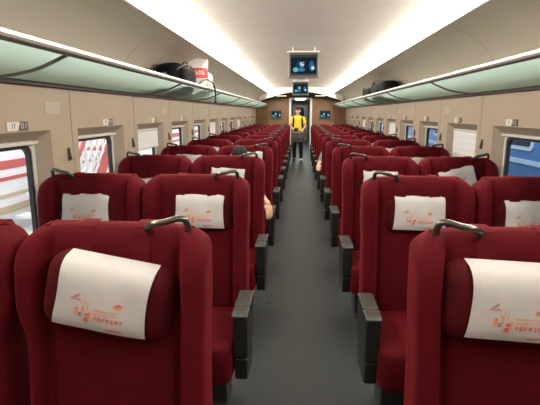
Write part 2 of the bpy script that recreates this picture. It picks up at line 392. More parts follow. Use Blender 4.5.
# ------------------------------------------------------------------ luggage racks
RP = arcpts([(RACKL[0], RACKL[1] - 0.006), (1.16, 1.736), (1.25, 1.701), (1.36, 1.678), (W, 1.662)], 4)
def rack_surface(x):
    x = abs(x)
    for a, b in zip(RP[:-1], RP[1:]):
        if a[0] <= x <= b[0]: return a[1] + (b[1] - a[1]) * (x - a[0]) / (b[0] - a[0])
    return RACKL[1] if x < RACKL[0] else RP[-1][1]
BRK = [0.05 + 2.07 * k for k in range(8)]
for s, nm in ((-1, 'left'), (1, 'right')):
    t = thing('luggage_rack', 'long frosted green glass luggage rack above the windows on the %s wall' % nm, 'luggage rack', (s * W, Y0 + 0.05, 1.66), group='overhead luggage racks')
    inv = Vector((-s * W, -(Y0 + 0.05), -1.66))
    L0, L1 = Y0 + 0.02, Y1 - 0.02
    bm = BM(); q = [(1.062, 1.776), (1.072, 1.792), (1.098, 1.797), (1.106, 1.789), (1.104, 1.768), (1.080, 1.760), (1.066, 1.765)]
    loft(bm, [[(s * p[0], y, p[1]) for p in q] for y in (L0, L1)]); obj('front_rail', bm, M['alu'], t, inv)
    bm = BM(); q = [(1.070, 1.761), (1.103, 1.7665), (1.108, 1.758), (1.078, 1.752)]
    loft(bm, [[(s * p[0], y, p[1]) for p in q] for y in (L0, L1)]); obj('rail_shadow_gap', bm, M['dark'], t, inv)
    bm = BM(); q = [(W - 0.001, 1.648), (W - 0.034, 1.648), (W - 0.038, 1.668), (W - 0.001, 1.670)]
    loft(bm, [[(s * p[0], y, p[1]) for p in q] for y in (L0, L1)]); obj('rear_rail', bm, M['dark'], t, inv)
    ys = [L0] + [b for b in BRK if L0 < b < L1] + [L1]
    for a, b in zip(ys[:-1], ys[1:]):
        bm = BM()
        loft(bm, [[(s * p[0], y, p[1] + 0.004) for p in RP] for y in (a, (a + b) / 2, b)], closed=False)
        obj('shelf_panel', bm, M['shelf'], t, inv, smooth=True)
    for y in ys[1:-1]:
        bm = BM()
        loft(bm, [[(s * p[0], y + dy, p[1] - 0.001 + dz) for p in RP] for dy, dz in ((-0.014, 0.003), (-0.013, -0.008), (-0.004, -0.010), (0.004, -0.010), (0.013, -0.008), (0.014, 0.003))], closed=False)
        obj('rack_bracket', bm, M['bracket'], t, inv, smooth=True)

# ------------------------------------------------------------------ seats
ZTOP = 1.138
DZ = ZTOP - 1.185
LEAN = 0.20
def back_front(x, z, hw):
    """forward offset (towards -y) of the padded front at x, z: side bolsters and a lumbar swell"""
    a = abs(x)
    t = min(1, max(0, (a - 0.195) / 0.038)); t = t * t * (3 - 2 * t)
    k = 0.062 * t * min(1, max(0.45, (ZTOP + 0.05 - z) / 0.14))
    lum = 0.018 * math.exp(-((z - 0.62) / 0.14) ** 2) * (1 - (a / 0.3) ** 2)
    g = 0.016 * math.exp(-((a - 0.197) / 0.010) ** 2) * min(1, max(0, (ZTOP - 0.012 - z) / 0.05))      # sewn groove between centre panel and side bolster
    return k + lum - g
def backrest_bm(s):
    """s = side (+1 right, -1 left) that carries the handle and console"""
    bm = BM(); loops = []
    zs = [0.36, 0.37, 0.42, 0.52, 0.62, 0.72, 0.80] + [z + DZ for z in (0.88, 0.93, 0.97, 1.01, 1.05, 1.09, 1.12)]
    top = [(1.12 + DZ + 0.065 * math.sin(a), 1 - math.cos(a)) for a in (0.25, 0.5, 0.75, 1.0, 1.2, 1.38, 1.5)]
    for z, ins in [(z, 0) for z in zs] + top:
        t = min(1, max(0, (z - 0.86 - DZ) / 0.12)); t = t * t * (3 - 2 * t)
        hi = 0.258 + 0.030 * t; ho = 0.282 + 0.006 * t           # inner and outer half widths
        rx = 0.075 * ins; T = 0.13 - 0.03 * (z - 0.36) / 0.83; ry = 0.045 * ins
        if z == 0.36: rx, ry = 0.03, 0.03
        yc = -(ZTOP - z) * LEAN
        xl, xr = (-hi + rx, ho - rx); r = 0.034
        pts = []
        nx = 61
        for i in range(nx):
            x = xl + r + (xr - xl - 2 * r) * i / (nx - 1)
            zz = z - 0.012 * 0
            pts.append((x, yc + ry - back_front(x, z, 0)))
        for k in range(1, 6):
            a = k * PI / 12
            yb = yc + ry - back_front(xr - r, z, 0)
            pts.append((xr - r + r * math.sin(a * 1.0), yb + r * (1 - math.cos(a))))
        yb_ = yc + T - ry
        for k in range(1, 5): pts.append((xr - 0.0005 * k, yb + r + (yb_ - 0.025 - yb - r) * k / 4))
        for i in range(0, 6):
            pts.append((xr - 0.025 - (xr - xl - 0.05) * i / 5, yb_))
        yb = yc + ry - back_front(xl + r, z, 0)
        for k in range(3, -1, -1): pts.append((xl + 0.0005 * k, yb + r + (yb_ - 0.025 - yb - r) * (k + 1) / 4 if k else yb + r + 0.012))
        for k in range(5, 0, -1):
            a = k * PI / 12
            pts.append((xl + r - r * math.sin(a), yb + r * (1 - math.cos(a))))
        crown = 0.0
        loops.append([(s * p[0], p[1], z + (0.012 * (1 - (p[0] / 0.27) ** 2) * max(0, (z - 1.0 - DZ) / 0.185))) for p in pts])
    loft(bm, loops)
    return bm
def rounded_block(bm, hx, hy, hz, c, e=0.28, nu=28, nv=14, mi=0, f=None):
    L = []
    def sp(v, p): return math.copysign(abs(v) ** p, v)
    for j in range(1, nv):
        ph = -PI / 2 + PI * j / nv; lp = []
        for i in range(nu):
            th = 2 * PI * i / nu
            p = Vector((hx * sp(math.cos(ph), e) * sp(math.cos(th), e), hy * sp(math.cos(ph), e) * sp(math.sin(th), e), hz * sp(math.sin(ph), e)))
            if f: p = f(p)
            lp.append(p + Vector(c))
        L.append(lp)
    loft(bm, L, mi=mi)
PA, PBH, PT = 0.190, 0.116, 0.085       # pillow half width, half height, thickness
def pil(x, z):
    return PT * max(0, (1 - abs(x / PA) ** 5) * (1 - abs(z / PBH) ** 3.6)) ** 0.42
def pillow_bm():
    bm = BM(); n, m = 24, 18
    xs_ = [PA * math.sin(PI / 2 * (-1 + 2 * i / n)) for i in range(n + 1)]; zs_ = [PBH * math.sin(PI / 2 * (-1 + 2 * j / m)) for j in range(m + 1)]
    rc = 0.06
    def clampx(x, z):      # rounded corners of the outline
        az = abs(z) - (PBH - rc)
        if az > 0:
            lim = PA - rc + math.sqrt(max(0, rc * rc - az * az)); return x * lim / PA
        return x
    F = [[bm.verts.new((clampx(x, z), -pil(x, z), z)) for x in xs_] for z in zs_]
    B = [[(F[j][i] if (i in (0, n) or j in (0, m)) else bm.verts.new((clampx(xs_[i], zs_[j]), 0.012, zs_[j]))) for i in range(n + 1)] for j in range(m + 1)]
    for j in range(m):
        for i in range(n):
            bm.faces.new((F[j][i], F[j][i + 1], F[j + 1][i + 1], F[j + 1][i]))
            bm.faces.new((B[j][i], B[j + 1][i], B[j + 1][i + 1], B[j][i + 1]))
    return bm
CW, CZ0, CZ1 = 0.133, -0.086, 0.109
def cov(x, z, seed, lift=0.0075):
    """surface point of the cloth over the pillow, with a few soft wrinkles"""
    w = 0.0022 * math.sin(9 * x * 6 + 18 * z + seed) * max(0, (z + 0.02) / 0.1) + 0.0016 * math.sin(26 * z + 31 * x + seed * 2)
    return Vector((x, -pil(x, z) - lift - w, z))
def cover_bm(seed):
    bm = BM(); n, m = 18, 18
    G = []
    for j in range(m + 1):
        z = CZ0 + (CZ1 - CZ0) * j / m
        G.append([bm.verts.new(cov((CW - 0.006 * math.sin(PI * j / m) + 0.004 * (1 - j / m)) * (-1 + 2 * i / n), min(z, PBH * 0.985) + (0.004 * math.sin(PI * i / n)) * (j / m), seed)) for i in range(n + 1)])
    back = [bm.verts.new((v.co.x, -0.006, PBH + 0.004)) for v in G[-1]]
    G.append(back)
    for a, b in zip(G[:-1], G[1:]):
        for i in range(n): bm.faces.new((a[i], a[i + 1], b[i + 1], b[i]))
    def ink(x0, x1, z0, z1, mi):
        vs = [bm.verts.new(cov(x, z, seed, 0.0090)) for x, z in ((x0, z0), (x1, z0), (x1, z1), (x0, z1))]
        bm.faces.new(vs).material_index = mi
    def poly(pts, mi): bm.faces.new([bm.verts.new(cov(x, z, seed, 0.0090)) for x, z in pts]).material_index = mi
    # two small emblems, left and right
    poly([(-0.082, 0.008), (-0.072, 0.009), (-0.060, 0.014), (-0.064, 0.016), (-0.074, 0.013)], 3); ink(-0.084, -0.056, 0.003, 0.006, 1); poly([(-0.068, 0.017), (-0.062, 0.017), (-0.060, 0.021), (-0.066, 0.021)], 1)
    poly([(0.034, -0.001), (0.064, 0.002), (0.064, 0.005), (0.050, 0.009)], 1); ink(0.038, 0.062, -0.006, -0.003, 2)
    # group of little figures as abstract strokes
    for x, z, w, h, mi in ((-0.070, -0.040, 0.010, 0.016, 2), (-0.067, -0.026, 0.006, 0.006, 1), (-0.058, -0.044, 0.008, 0.012, 3), (-0.050, -0.034, 0.006, 0.022, 2), (-0.040, -0.058, 0.010, 0.014, 1), (-0.038, -0.040, 0.012, 0.008, 1),
                           (-0.028, -0.046, 0.007, 0.020, 2), (-0.054, -0.012, 0.0015, 0.016, 2), (-0.044, -0.010, 0.0015, 0.020, 2), (-0.034, -0.020, 0.002, 0.022, 2), (-0.046, -0.058, 0.004, 0.006, 2)):
        ink(x, x + w, z, z + h, mi)
    rnd = random.Random(3)
    # lines of lettering, too small to be read
    for z, h, x0, x1, mi in ((-0.022, 0.006, -0.014, 0.052, 2), (-0.034, 0.007, -0.014, 0.044, 2), (-0.050, 0.011, -0.014, 0.066, 1), (-0.078, 0.008, 0.022, 0.066, 1)):
        x = x0
        while x < x1:
            w = h * (0.75 if h < 0.010 else 0.85)
            ink(x, x + w, z + h * 0.82, z + h, mi); ink(x, x + w, z, z + h * 0.2, mi) if rnd.random() < 0.6 else None
            ink(x + w * 0.40, x + w * 0.6, z, z + h, mi)
            if rnd.random() < 0.7: ink(x, x + w, z + h * 0.42, z + h * 0.58, mi)
            if rnd.random() < 0.5: ink(x, x + w * 0.18, z, z + h, mi)
            x += w + h * 0.28
    return bm
def cushion_bm(s):
    bm = BM()
    def f(p):
        p = p.copy()
        if p.y < -0.1: p.z += (0.016 if p.z > 0 else 0.03) * ((-p.y - 0.1) / 0.14)
        return p
    rounded_block(bm, 0.255, 0.265, 0.115, (0, -0.375, 0.335), 0.25, f=f)
    return bm
def make_seat(s, console):
    r = thing('train_seat', '', 'seat', group='red velvet train seats')
    obj('backrest', backrest_bm(s), M['velvet'], r, smooth=True)
    obj('seat_cushion', cushion_bm(s), M['velvet'], r, smooth=True)
    # headrest pillow hung on two straps
    p = obj('headrest_pillow', pillow_bm(), M['pillow'], r, smooth=True)
    obj('head_cover', cover_bm(1.3), [M['cover'], M['print_r'], M['print_o'], M['print_b']], p, smooth=True)
    for k in (-1, 1):
        bm = BM(); x = k * 0.088
        def fr(z): return -(ZTOP - z) * LEAN
        path = [(fr(ZTOP - 0.16) - 0.004, ZTOP - 0.16), (fr(ZTOP - 0.10) - 0.005, ZTOP - 0.10), (fr(ZTOP - 0.06) - 0.004, ZTOP - 0.06), (-0.002, ZTOP - 0.03), (0.010, ZTOP - 0.008), (0.028, ZTOP + 0.009), (0.050, ZTOP + 0.013), (0.085, ZTOP + 0.010)]
        loft(bm, [[(x - 0.026, y - 0.003, z), (x + 0.026, y - 0.003, z), (x + 0.026, y + 0.002, z), (x - 0.026, y + 0.002, z)] for y, z in path])
        obj('pillow_strap', bm, M['velvet'], r)
    # grab handle on the outer top corner
    bm = BM(); a, b = 0.106 * s, 0.224 * s
    pts = arcpts([(a, 0.020, ZTOP - 0.010), (a + 0.004 * s, -0.006, ZTOP + 0.018), (a + 0.022 * s, -0.014, ZTOP + 0.031), (0.165 * s, -0.008, ZTOP + 0.036), (b - 0.022 * s, 0.008, ZTOP + 0.042), (b - 0.003 * s, 0.016, ZTOP + 0.032), (b, 0.026, ZTOP - 0.004), (b - 0.002 * s, 0.032, ZTOP - 0.04)], 4)
    tube(bm, pts, 0.0098, 10); obj('grab_handle', bm, M['handle'], r, smooth=True)
    # armrest console on the outer (aisle) side
    if console:
        bm = BM(); x0, x1 = sorted((s * 0.258, s * 0.326))
        prism(bm, [(-0.545, 0.598), (-0.556, 0.580), (-0.556, 0.392), (-0.27, 0.370), (-0.24, 0.59), (-0.26, 0.598)], 'x', x0, x1)
        con = obj('armrest_console', bm, M['plastic'], r, (0.015 if s < 0 else 0.0, 0, -0.022), bevel=0.010)
        bm = BM(); prism(bm, [(-0.552, 0.387), (-0.530, 0.268), (-0.48, 0.250), (-0.29, 0.240), (-0.275, 0.365)], 'x', x0 + 0.004, x1 - 0.004)
        obj('console_base', bm, M['plastic'], con, bevel=0.008)
        bm = BM(); prism(bm, [(-0.562, 0.594), (-0.564, 0.604), (-0.548, 0.615), (-0.470, 0.617), (-0.466, 0.604), (-0.452, 0.604), (-0.448, 0.617), (-0.262, 0.615), (-0.245, 0.60)], 'x', x0 - 0.004, x1 + 0.004)
        obj('armrest_pad', bm, M['pad'], con, bevel=0.005)
    # pedestal under the seat
    bm = BM(); prism(bm, [(-0.50, 0.20), (-0.48, 0.225), (-0.12, 0.225), (-0.10, 0.20), (-0.16, 0.18), (-0.22, 0.03), (-0.20, 0.0), (-0.42, 0.0), (-0.40, 0.03), (-0.42, 0.18)], 'x', -0.20, 0.20)
    obj('seat_base', bm, M['base'], r, bevel=0.008)
    return r
PROTO = {'la': make_seat(1, True), 'lw': make_seat(-1, False), 'ra': make_seat(-1, True), 'rw': make_seat(1, False)}
SX = {'la': -0.590, 'lw': -1.175, 'ra': 0.590, 'rw': 1.175}
PILLOW = {(0, 'la'): (-0.004, 0.19, -0.004), (1, 'la'): (0.004, 0.02, 0.022), (1, 'lw'): (0.0, 0.0, -0.025), (2, 'ra'): (0.0, 0.02, 0.0), (3, 'la'): (0.05, -0.02, 0.055), (2, 'lw'): (-0.075, 0, 0), (2, 'rw'): (0.025, -0.22, 0.0), (0, 'ra'): (0.004, 0.05, -0.028), (1, 'ra'): (0.008, 0.02, 0.010), (2, 'la'): (0.015, 0.05, 0.0)}
seats = {}; usedp = set()
rnd = random.Random(11)
for k in range(NROWS):
    for key in ('lw', 'la', 'ra', 'rw'):
        pr = PROTO[key]
        if pr.name not in usedp: usedp.add(pr.name); o = pr
        else: o = copy_tree(pr)
        o.location = (SX[key], ROW0 + P * k, 0)
        side = 'left' if key[0] == 'l' else 'right'
        pos = 'aisle-side' if key[1] == 'a' else 'window-side'
        row = 'nearest row' if k == 0 else 'third row' if (k, key) == (2, 'rw') else 'farthest row' if k == NROWS - 1 else '%s row from the front' % ORD[k]
        extra = ', white head cover tilted' if (k, key) in ((0, 'la'), (2, 'rw')) else ''
        o['label'] = 'red velvet %s seat left of the aisle, %s%s' % (pos, row, extra) if side == 'left' else 'red velvet %s seat right of the aisle, %s%s' % (pos, row, extra)
        dz, tilt, dx = PILLOW.get((k, key), (rnd.uniform(-0.012, 0.02), rnd.uniform(-0.05, 0.05), rnd.uniform(-0.01, 0.01)))
        p = child(o, 'headrest_pillow')
        zc = ZTOP - 0.182 + dz
        p.location = (dx - 0.006 * (1 if key in ('la', 'rw') else -1) * 0, -(ZTOP - zc) * LEAN - 0.006, zc); p.rotation_euler = (-math.atan(LEAN), tilt, 0)
        seats[(k, key)] = o
        if k == 0:      # the nearest row is set more upright than the others
            piv = Vector((0, -0.16, 0.40)); RR = Matrix.Translation(piv) @ Matrix.Rotation(math.radians(6.5), 4, 'X') @ Matrix.Translation(-piv)
            for ch in o.children:
                if ch.name.split('.')[0] in ('backrest', 'headrest_pillow', 'pillow_strap', 'grab_handle'): ch.matrix_basis = RR @ ch.matrix_basis

# ------------------------------------------------------------------ wall fittings
def make_sign(s):
    """slanted two-tone seat number plate: pale half with the row number, dark half with the seat letters"""
    t = thing('seat_number_sign', '', 'sign', group='seat number signs')
    d = 1 if s < 0 else -1         # reading direction along +y on the left wall
    x0, x1 = sorted((0, -s * 0.006))
    bm = BM(); prism(bm, [(-0.09 * d, -0.022), (0.0 * d, -0.022), (0.02 * d, 0.022), (-0.09 * d, 0.022)], 'x', x0, x1); obj('sign_plate', bm, M['signwhite'], t)
    bm = BM(); prism(bm, [(0.002 * d, -0.022), (0.09 * d, -0.022), (0.09 * d, 0.024), (0.022 * d, 0.024)], 'x', x0, x1 + 0.0005); obj('sign_plate', bm, M['signdark'], t)
    for txt, yy, m, nm in (('17', -0.040, M['signdark'], 'row_number'), ('D F' if s < 0 else 'A C', 0.052, M['signwhite'], 'seat_letters')):
        me = textmesh(txt, 0.038); me.materials.clear(); me.materials.append(m)
        o = bpy.data.objects.new(nm, me); C.objects.link(o); o.parent = t
        o.location = (-s * 0.0072, yy * d, 0); o.rotation_euler = (PI / 2, 0, PI / 2 if s < 0 else -PI / 2)
    return t
for s, nm in ((-1, 'left'), (1, 'right')):
    pr = None; hp = None; gp = None
    for k in range(0, 12):
        o = make_sign(s) if pr is None else copy_tree(pr)
        pr = pr or o
        o.location = (s * W, WC + 0.08 + P * k, 1.432)
        o['label'] = 'two-tone seat number sign above the %s window along the %s wall' % (ORD[k] + (' nearest' if k == 0 else ''), nm)
        if hp is None:
            hp = thing('coat_hook', '', 'coat hook', group='coat hooks on the walls')
            bm = BM(); prism(bm, rrect(0.014, 0.042, 0.013), 'x', *sorted((0, -s * 0.008))); obj('hook_plate', bm, M['dark'], hp)
            bm = BM(); tube(bm, arcpts([(-s * 0.006, 0, 0.030), (-s * 0.012, 0, -0.005), (-s * 0.014, 0, -0.03), (-s * 0.018, 0, -0.022)], 4), 0.005, 8); obj('hook', bm, M['handle'], hp, smooth=True)
            o = hp
        else: o = copy_tree(hp)
        o.location = (s * W, WC + 0.59 + P * k, 1.245)
        o['label'] = 'small dark coat hook on the %s wall just past the %s window' % (nm, ORD[k])
    for k in (0, 2, 4, 6):
        bm = BM(); y = WC + 0.44 + P * k
        box(bm, *sorted((0, -s * 0.002)), -0.085, 0.085, -0.034, 0.034)
        for i in range(7): box(bm, *sorted((-s * 0.002, -s * 0.003)), -0.078, 0.078, -0.029 + i * 0.009, -0.026 + i * 0.009)
        o = obj('speaker_grille', bm, M['reveal'] if 0 else M['bin'], None, (s * W, y, 1.53))
        tag(o, 'faint beige speaker grille on the %s wall past the %s window' % (nm, ORD[k]), 'speaker grille', 'speaker grilles')

# ------------------------------------------------------------------ televisions
def make_tv(w, h, hang):
    t = thing('television', '', 'television')
    bm = BM(); prism(bm, rrect(w / 2, h / 2, 0.012), 'y', 0.0, 0.05); obj('casing', bm, M['tvcase'], t, bevel=0.004)
    bm = BM(); ring2(bm, rrect(w / 2 - 0.006, h / 2 - 0.006, 0.01), rrect(w / 2 - 0.024, h / 2 - 0.026, 0.003), -0.004); obj('bezel', bm, M['tvbezel'], t)
    bm = BM(); vs = [bm.verts.new((x, 0, z)) for x, z in ((-w / 2 + 0.022, -h / 2 + 0.024), (w / 2 - 0.022, -h / 2 + 0.024), (w / 2 - 0.022, h / 2 - 0.024), (-w / 2 + 0.022, h / 2 - 0.024))]; bm.faces.new(vs)
    sc = obj('screen', bm, M['screen'], t, (0, -0.0015, 0))
    # black letterbox bars of the picture
    for z0, z1 in ((h / 2 - 0.060, h / 2 - 0.024), (-h / 2 + 0.024, -h / 2 + 0.050)):
        b2 = BM(); vs = [b2.verts.new((x, -0.0008, z)) for x, z in ((-w / 2 + 0.022, z0), (w / 2 - 0.022, z0), (w / 2 - 0.022, z1), (-w / 2 + 0.022, z1))]; b2.faces.new(vs); obj('letterbox_bar', b2, M['black'], sc)
    if hang:
        bm = BM(); box(bm, -0.145, -0.13, 0.025, 0.040, h / 2 - 0.02, h / 2 + hang); box(bm, 0.13, 0.145, 0.025, 0.040, h / 2 - 0.02, h / 2 + hang); box(bm, -w / 2 - 0.02, w / 2 + 0.02, 0.0, 0.05, h / 2 + 0.004, h / 2 + 0.022); obj('ceiling_mount', bm, M['ceil'], t, bevel=0.006)
    return t
def ring2(bm, outer, inner, y):
    A = [bm.verts.new((p[0], y, p[1])) for p in outer]; B = [bm.verts.new((p[0], y, p[1])) for p in inner]
    A2 = [bm.verts.new((p[0], 0.004, p[1])) for p in outer]; B2 = [bm.verts.new((p[0], 0.004, p[1])) for p in inner]
    n = len(A)
    for i in range(n):
        j = (i + 1) % n
        bm.faces.new((A[i], A[j], B[j], B[i])); bm.faces.new((A2[i], A2[j], A[j], A[i])); bm.faces.new((B[i], B[j], B2[j], B2[i]))
tv = make_tv(0.375, 0.310, 0.070); tv.location = (0.01, 6.0, 2.090); tv.rotation_euler = (math.radians(-4), 0, 0)
tag(tv, 'nearest ceiling television, large in the middle above the aisle, showing a face', 'television', 'ceiling televisions')
tv2 = copy_tree(tv); tv2.location = (-0.02, 11.0, 2.062); tag(tv2, 'smaller farther ceiling television hanging behind the nearest one', 'television', 'ceiling televisions')
wt = make_tv(0.36, 0.28, 0)
wt.location = (-0.80, Y1 - 0.055, 1.46); tag(wt, 'television on the wooden end wall left of the far doorway', 'television', 'televisions on the end wall')
wt2 = copy_tree(wt); wt2.location = (0.80, Y1 - 0.055, 1.46); tag(wt2, 'television on the wooden end wall right of the far doorway', 'television', 'televisions on the end wall')

# ------------------------------------------------------------------ luggage on the racks
def lumpy(bm, c, r, seed, e=0.55, nu=30, nv=18, mi=0, rotz=0):
    rr = random.Random(seed); ph = [rr.uniform(0, 6) for _ in range(6)]
    def f(p):
        k = 1 + 0.05 * math.sin(p.x * 17 + ph[0]) + 0.05 * math.sin(p.y * 14 + ph[1]) + 0.04 * math.sin(p.z * 21 + p.y * 9 + ph[2])
        q = Vector((p.x * k, p.y * k, p.z * (k if p.z > 0 else 1)))
        return Matrix.Rotation(rotz, 3, 'Z') @ q
    rounded_block(bm, *r, c, e, nu, nv, mi, f)
def bagbase(name, label, cat, loc, **k): return thing(name, label, cat, loc, **k)
zs_ = 1.80
t = thing('backpack', 'black backpack lying on the left luggage rack beside the white paper bag', 'backpack', (-1.28, 4.72, 1.735))
bm = BM(); lumpy(bm, (0, 0, 0.118), (0.145, 0.40, 0.115), 3); obj('pack_body', bm, M['bag_black'], t, smooth=True)
bm = BM(); lumpy(bm, (0.11, -0.05, 0.115), (0.055, 0.24, 0.085), 8); obj('front_pocket', bm, M['bag_black'], t, smooth=True)
bm = BM(); tube(bm, arcpts([(0.10, -0.38, 0.16), (0.135, -0.2, 0.215), (0.13, 0.05, 0.232), (0.11, 0.3, 0.19), (0.09, 0.40, 0.12)], 5), 0.007, 6); obj('zip', bm, M['zip'], t, smooth=True)
bm = BM(); tube(bm, arcpts([(0.03, 0.12, 0.25), (0.05, 0.16, 0.285), (0.05, 0.26, 0.28), (0.03, 0.30, 0.225)], 5), 0.010, 6); obj('carry_loop', bm, M['zip'], t, smooth=True)
t = thing('small_pouch', 'small greyish pouch at the near end of the black backpack on the left rack', 'pouch', (-1.29, 4.12, 1.735))
bm = BM(); lumpy(bm, (0, 0, 0.06), (0.10, 0.12, 0.06), 5); obj('pouch_body', bm, M['pad'], t, smooth=True)
bm = BM(); tube(bm, arcpts([(0.06, -0.08, 0.10), (0.07, 0, 0.115), (0.06, 0.08, 0.10)], 4), 0.006, 6); obj('zip', bm, M['zip'], t, smooth=True)
# white paper carrier bag with a red band
t = thing('carrier_bag', 'white paper carrier bag with a red printed band on the left luggage rack', 'bag', (-1.235, 5.32, 1.772), rot=(0, 0, math.radians(-68)))
bm = BM(); L = []
for z, w, d in ((0, 0.075, 0.132), (0.03, 0.078, 0.136), (0.12, 0.072, 0.140), (0.20, 0.058, 0.146), (0.28, 0.034, 0.154), (0.325, 0.018, 0.160)):
    lp = []
    for (ax, ay) in ((1, -1), (1, -0.5), (1, 0), (1, 0.5), (1, 1), (0.55, 1.0), (-0.55, 1.0), (-1, 1), (-1, 0.5), (-1, 0), (-1, -0.5), (-1, -1), (-0.55, -1), (0.55, -1)):
        fold = 0.05 * (z / 0.325) * (1 if abs(ax) < 0.6 else 0)
        lp.append((ax * w + 0.006 * math.sin(ay * 7 + z * 30), (ay * d) * (1 - fold), z + 0.012 * math.sin(ay * 5 + 1) * (z > 0.3)))
    L.append(lp)
loft(bm, L); bo = obj('bag_body', bm, M['bag_white'], t)
def wf(z):
    T = ((0, 0.075), (0.03, 0.078), (0.12, 0.072), (0.20, 0.058), (0.28, 0.034), (0.325, 0.018))
    for (a, wa), (b, wb) in zip(T[:-1], T[1:]):
        if a <= z <= b: return wa + (wb - wa) * (z - a) / (b - a)
bm = BM()
loft(bm, [[(wf(z) + 0.009, y, z) for z in (0.115, 0.155, 0.20, 0.225)] for y in (-0.143, -0.07, 0, 0.07, 0.143)], closed=False)
obj('red_band', bm, M['bag_red'], bo)
bm = BM()
rr = random.Random(4)
for i in range(4):
    y = -0.03 + i * 0.036
    for (a, b, z0, z1) in ((0, 0.008, 0.15, 0.205), (0, 0.024, 0.15, 0.160) if i % 2 else (0, 0.024, 0.185, 0.195), (0.018, 0.025, 0.15, 0.185)):
        vs = [bm.verts.new((wf(zz) + 0.012, yy, zz)) for yy, zz in ((y + a, z0), (y + b, z0), (y + b, z1), (y + a, z1))]; bm.faces.new(vs)
obj('white_lettering', bm, M['bag_white'], bo)
t = thing('plastic_bag', 'pale crumpled plastic bag behind the white carrier bag on the left rack', 'bag', (-1.20, 5.72, 1.765))
bm = BM(); lumpy(bm, (0, 0, 0.115), (0.11, 0.17, 0.115), 12, 0.7); obj('bag_body', bm, M['bag_plastic'], t, smooth=True)
bm = BM(); tube(bm, arcpts([(0.02, -0.04, 0.215), (0.03, -0.03, 0.26), (0.02, 0.03, 0.265), (0.0, 0.05, 0.215)], 5), [0.012] * 16, 6); obj('knotted_handles', bm, M['bag_plastic'], t, smooth=True)
bm = BM(); tube(bm, arcpts([(-1.115, 4.98, 1.800), (-1.09, 5.04, 1.835), (-1.08, 5.14, 1.865), (-1.075, 5.26, 1.872), (-1.072, 5.38, 1.86), (-1.062, 5.46, 1.855), (-1.045, 5.52, 1.82), (-1.040, 5.56, 1.75), (-1.042, 5.57, 1.69), (-1.043, 5.57, 1.635)], 5), 0.009, 8)
for p_ in (0,): ellipsoid(bm, (-1.043, 5.57, 1.632), (0.016, 0.02, 0.018))
o = obj('bag_strap', bm, M['black'], smooth=True); tag(o, 'black strap dangling over the edge of the left luggage rack', 'strap')
for nm, lab, y, r, sd in (('duffel_bag', 'large black duffel bag lying on the right luggage rack', 7.45, (0.15, 0.62, 0.115), 21), ('holdall', 'smaller black holdall at the far end of the large duffel on the right rack', 8.62, (0.14, 0.36, 0.095), 22)):
    t = thing(nm, lab, 'bag', (1.26, y, 1.745))
    bm = BM(); lumpy(bm, (0, 0, r[2]), r, sd); obj('bag_body', bm, M['bag_black'], t, smooth=True)
    bm = BM(); tube(bm, arcpts([(-0.07, -r[1] * 0.8, r[2] * 1.75), (-0.05, -r[1] * 0.3, r[2] * 2.03), (-0.05, r[1] * 0.3, r[2] * 2.03), (-0.07, r[1] * 0.8, r[2] * 1.75)], 5), 0.006, 6); obj('zip', bm, M['zip'], t, smooth=True)
    bm = BM(); tube(bm, arcpts([(-0.13, -0.14, r[2] * 1.2), (-0.13, -0.12, r[2] * 1.9), (-0.10, 0, r[2] * 2.25), (-0.13, 0.12, r[2] * 1.9), (-0.13, 0.14, r[2] * 1.2)], 5), 0.010, 6); obj('carry_strap', bm, M['zip'], t, smooth=True)

# ------------------------------------------------------------------ people
def cone(bm, a, b, ra, rb, n=14):
    a, b = Vector(a), Vector(b); tube(bm, [a, a.lerp(b, 0.5), b], [ra, (ra + rb) / 2, rb], n)
    ellipsoid(bm, a, (ra,) * 3, u=12, v=8); ellipsoid(bm, b, (rb,) * 3, u=12, v=8)
def ell_loft(bm, secs, n=20):
    """torso: sections (centre, half width, half depth, axis right, axis front)"""
    L = []
    for c, hw, hd, rx, fy in secs:
        c = Vector(c); L.append([c + Vector(rx) * hw * math.cos(2 * PI * k / n) + Vector(fy) * hd * math.sin(2 * PI * k / n) for k in range(n)])
    loft(bm, L)
def remesh(bm, vox, smooth=5):
    me = bpy.data.meshes.new('tmp'); bmesh.ops.recalc_face_normals(bm, faces=bm.faces[:]); bm.to_mesh(me); bm.free()
    o = bpy.data.objects.new('tmp', me); C.objects.link(o)
    r = o.modifiers.new('r', 'REMESH'); r.mode = 'VOXEL'; r.voxel_size = vox
    s = o.modifiers.new('s', 'SMOOTH'); s.iterations = smooth; s.factor = 0.5
    bpy.context.view_layer.update()
    out = bpy.data.meshes.new_from_object(o.evaluated_get(bpy.context.evaluated_depsgraph_get()))
    bpy.data.objects.remove(o)
    for p in out.polygons: p.use_smooth = True
    return out
def meshobj(name, me, m, parent):
    me.materials.clear(); me.materials.append(m)
    o = bpy.data.objects.new(name, me); C.objects.link(o); o.parent = parent; return o
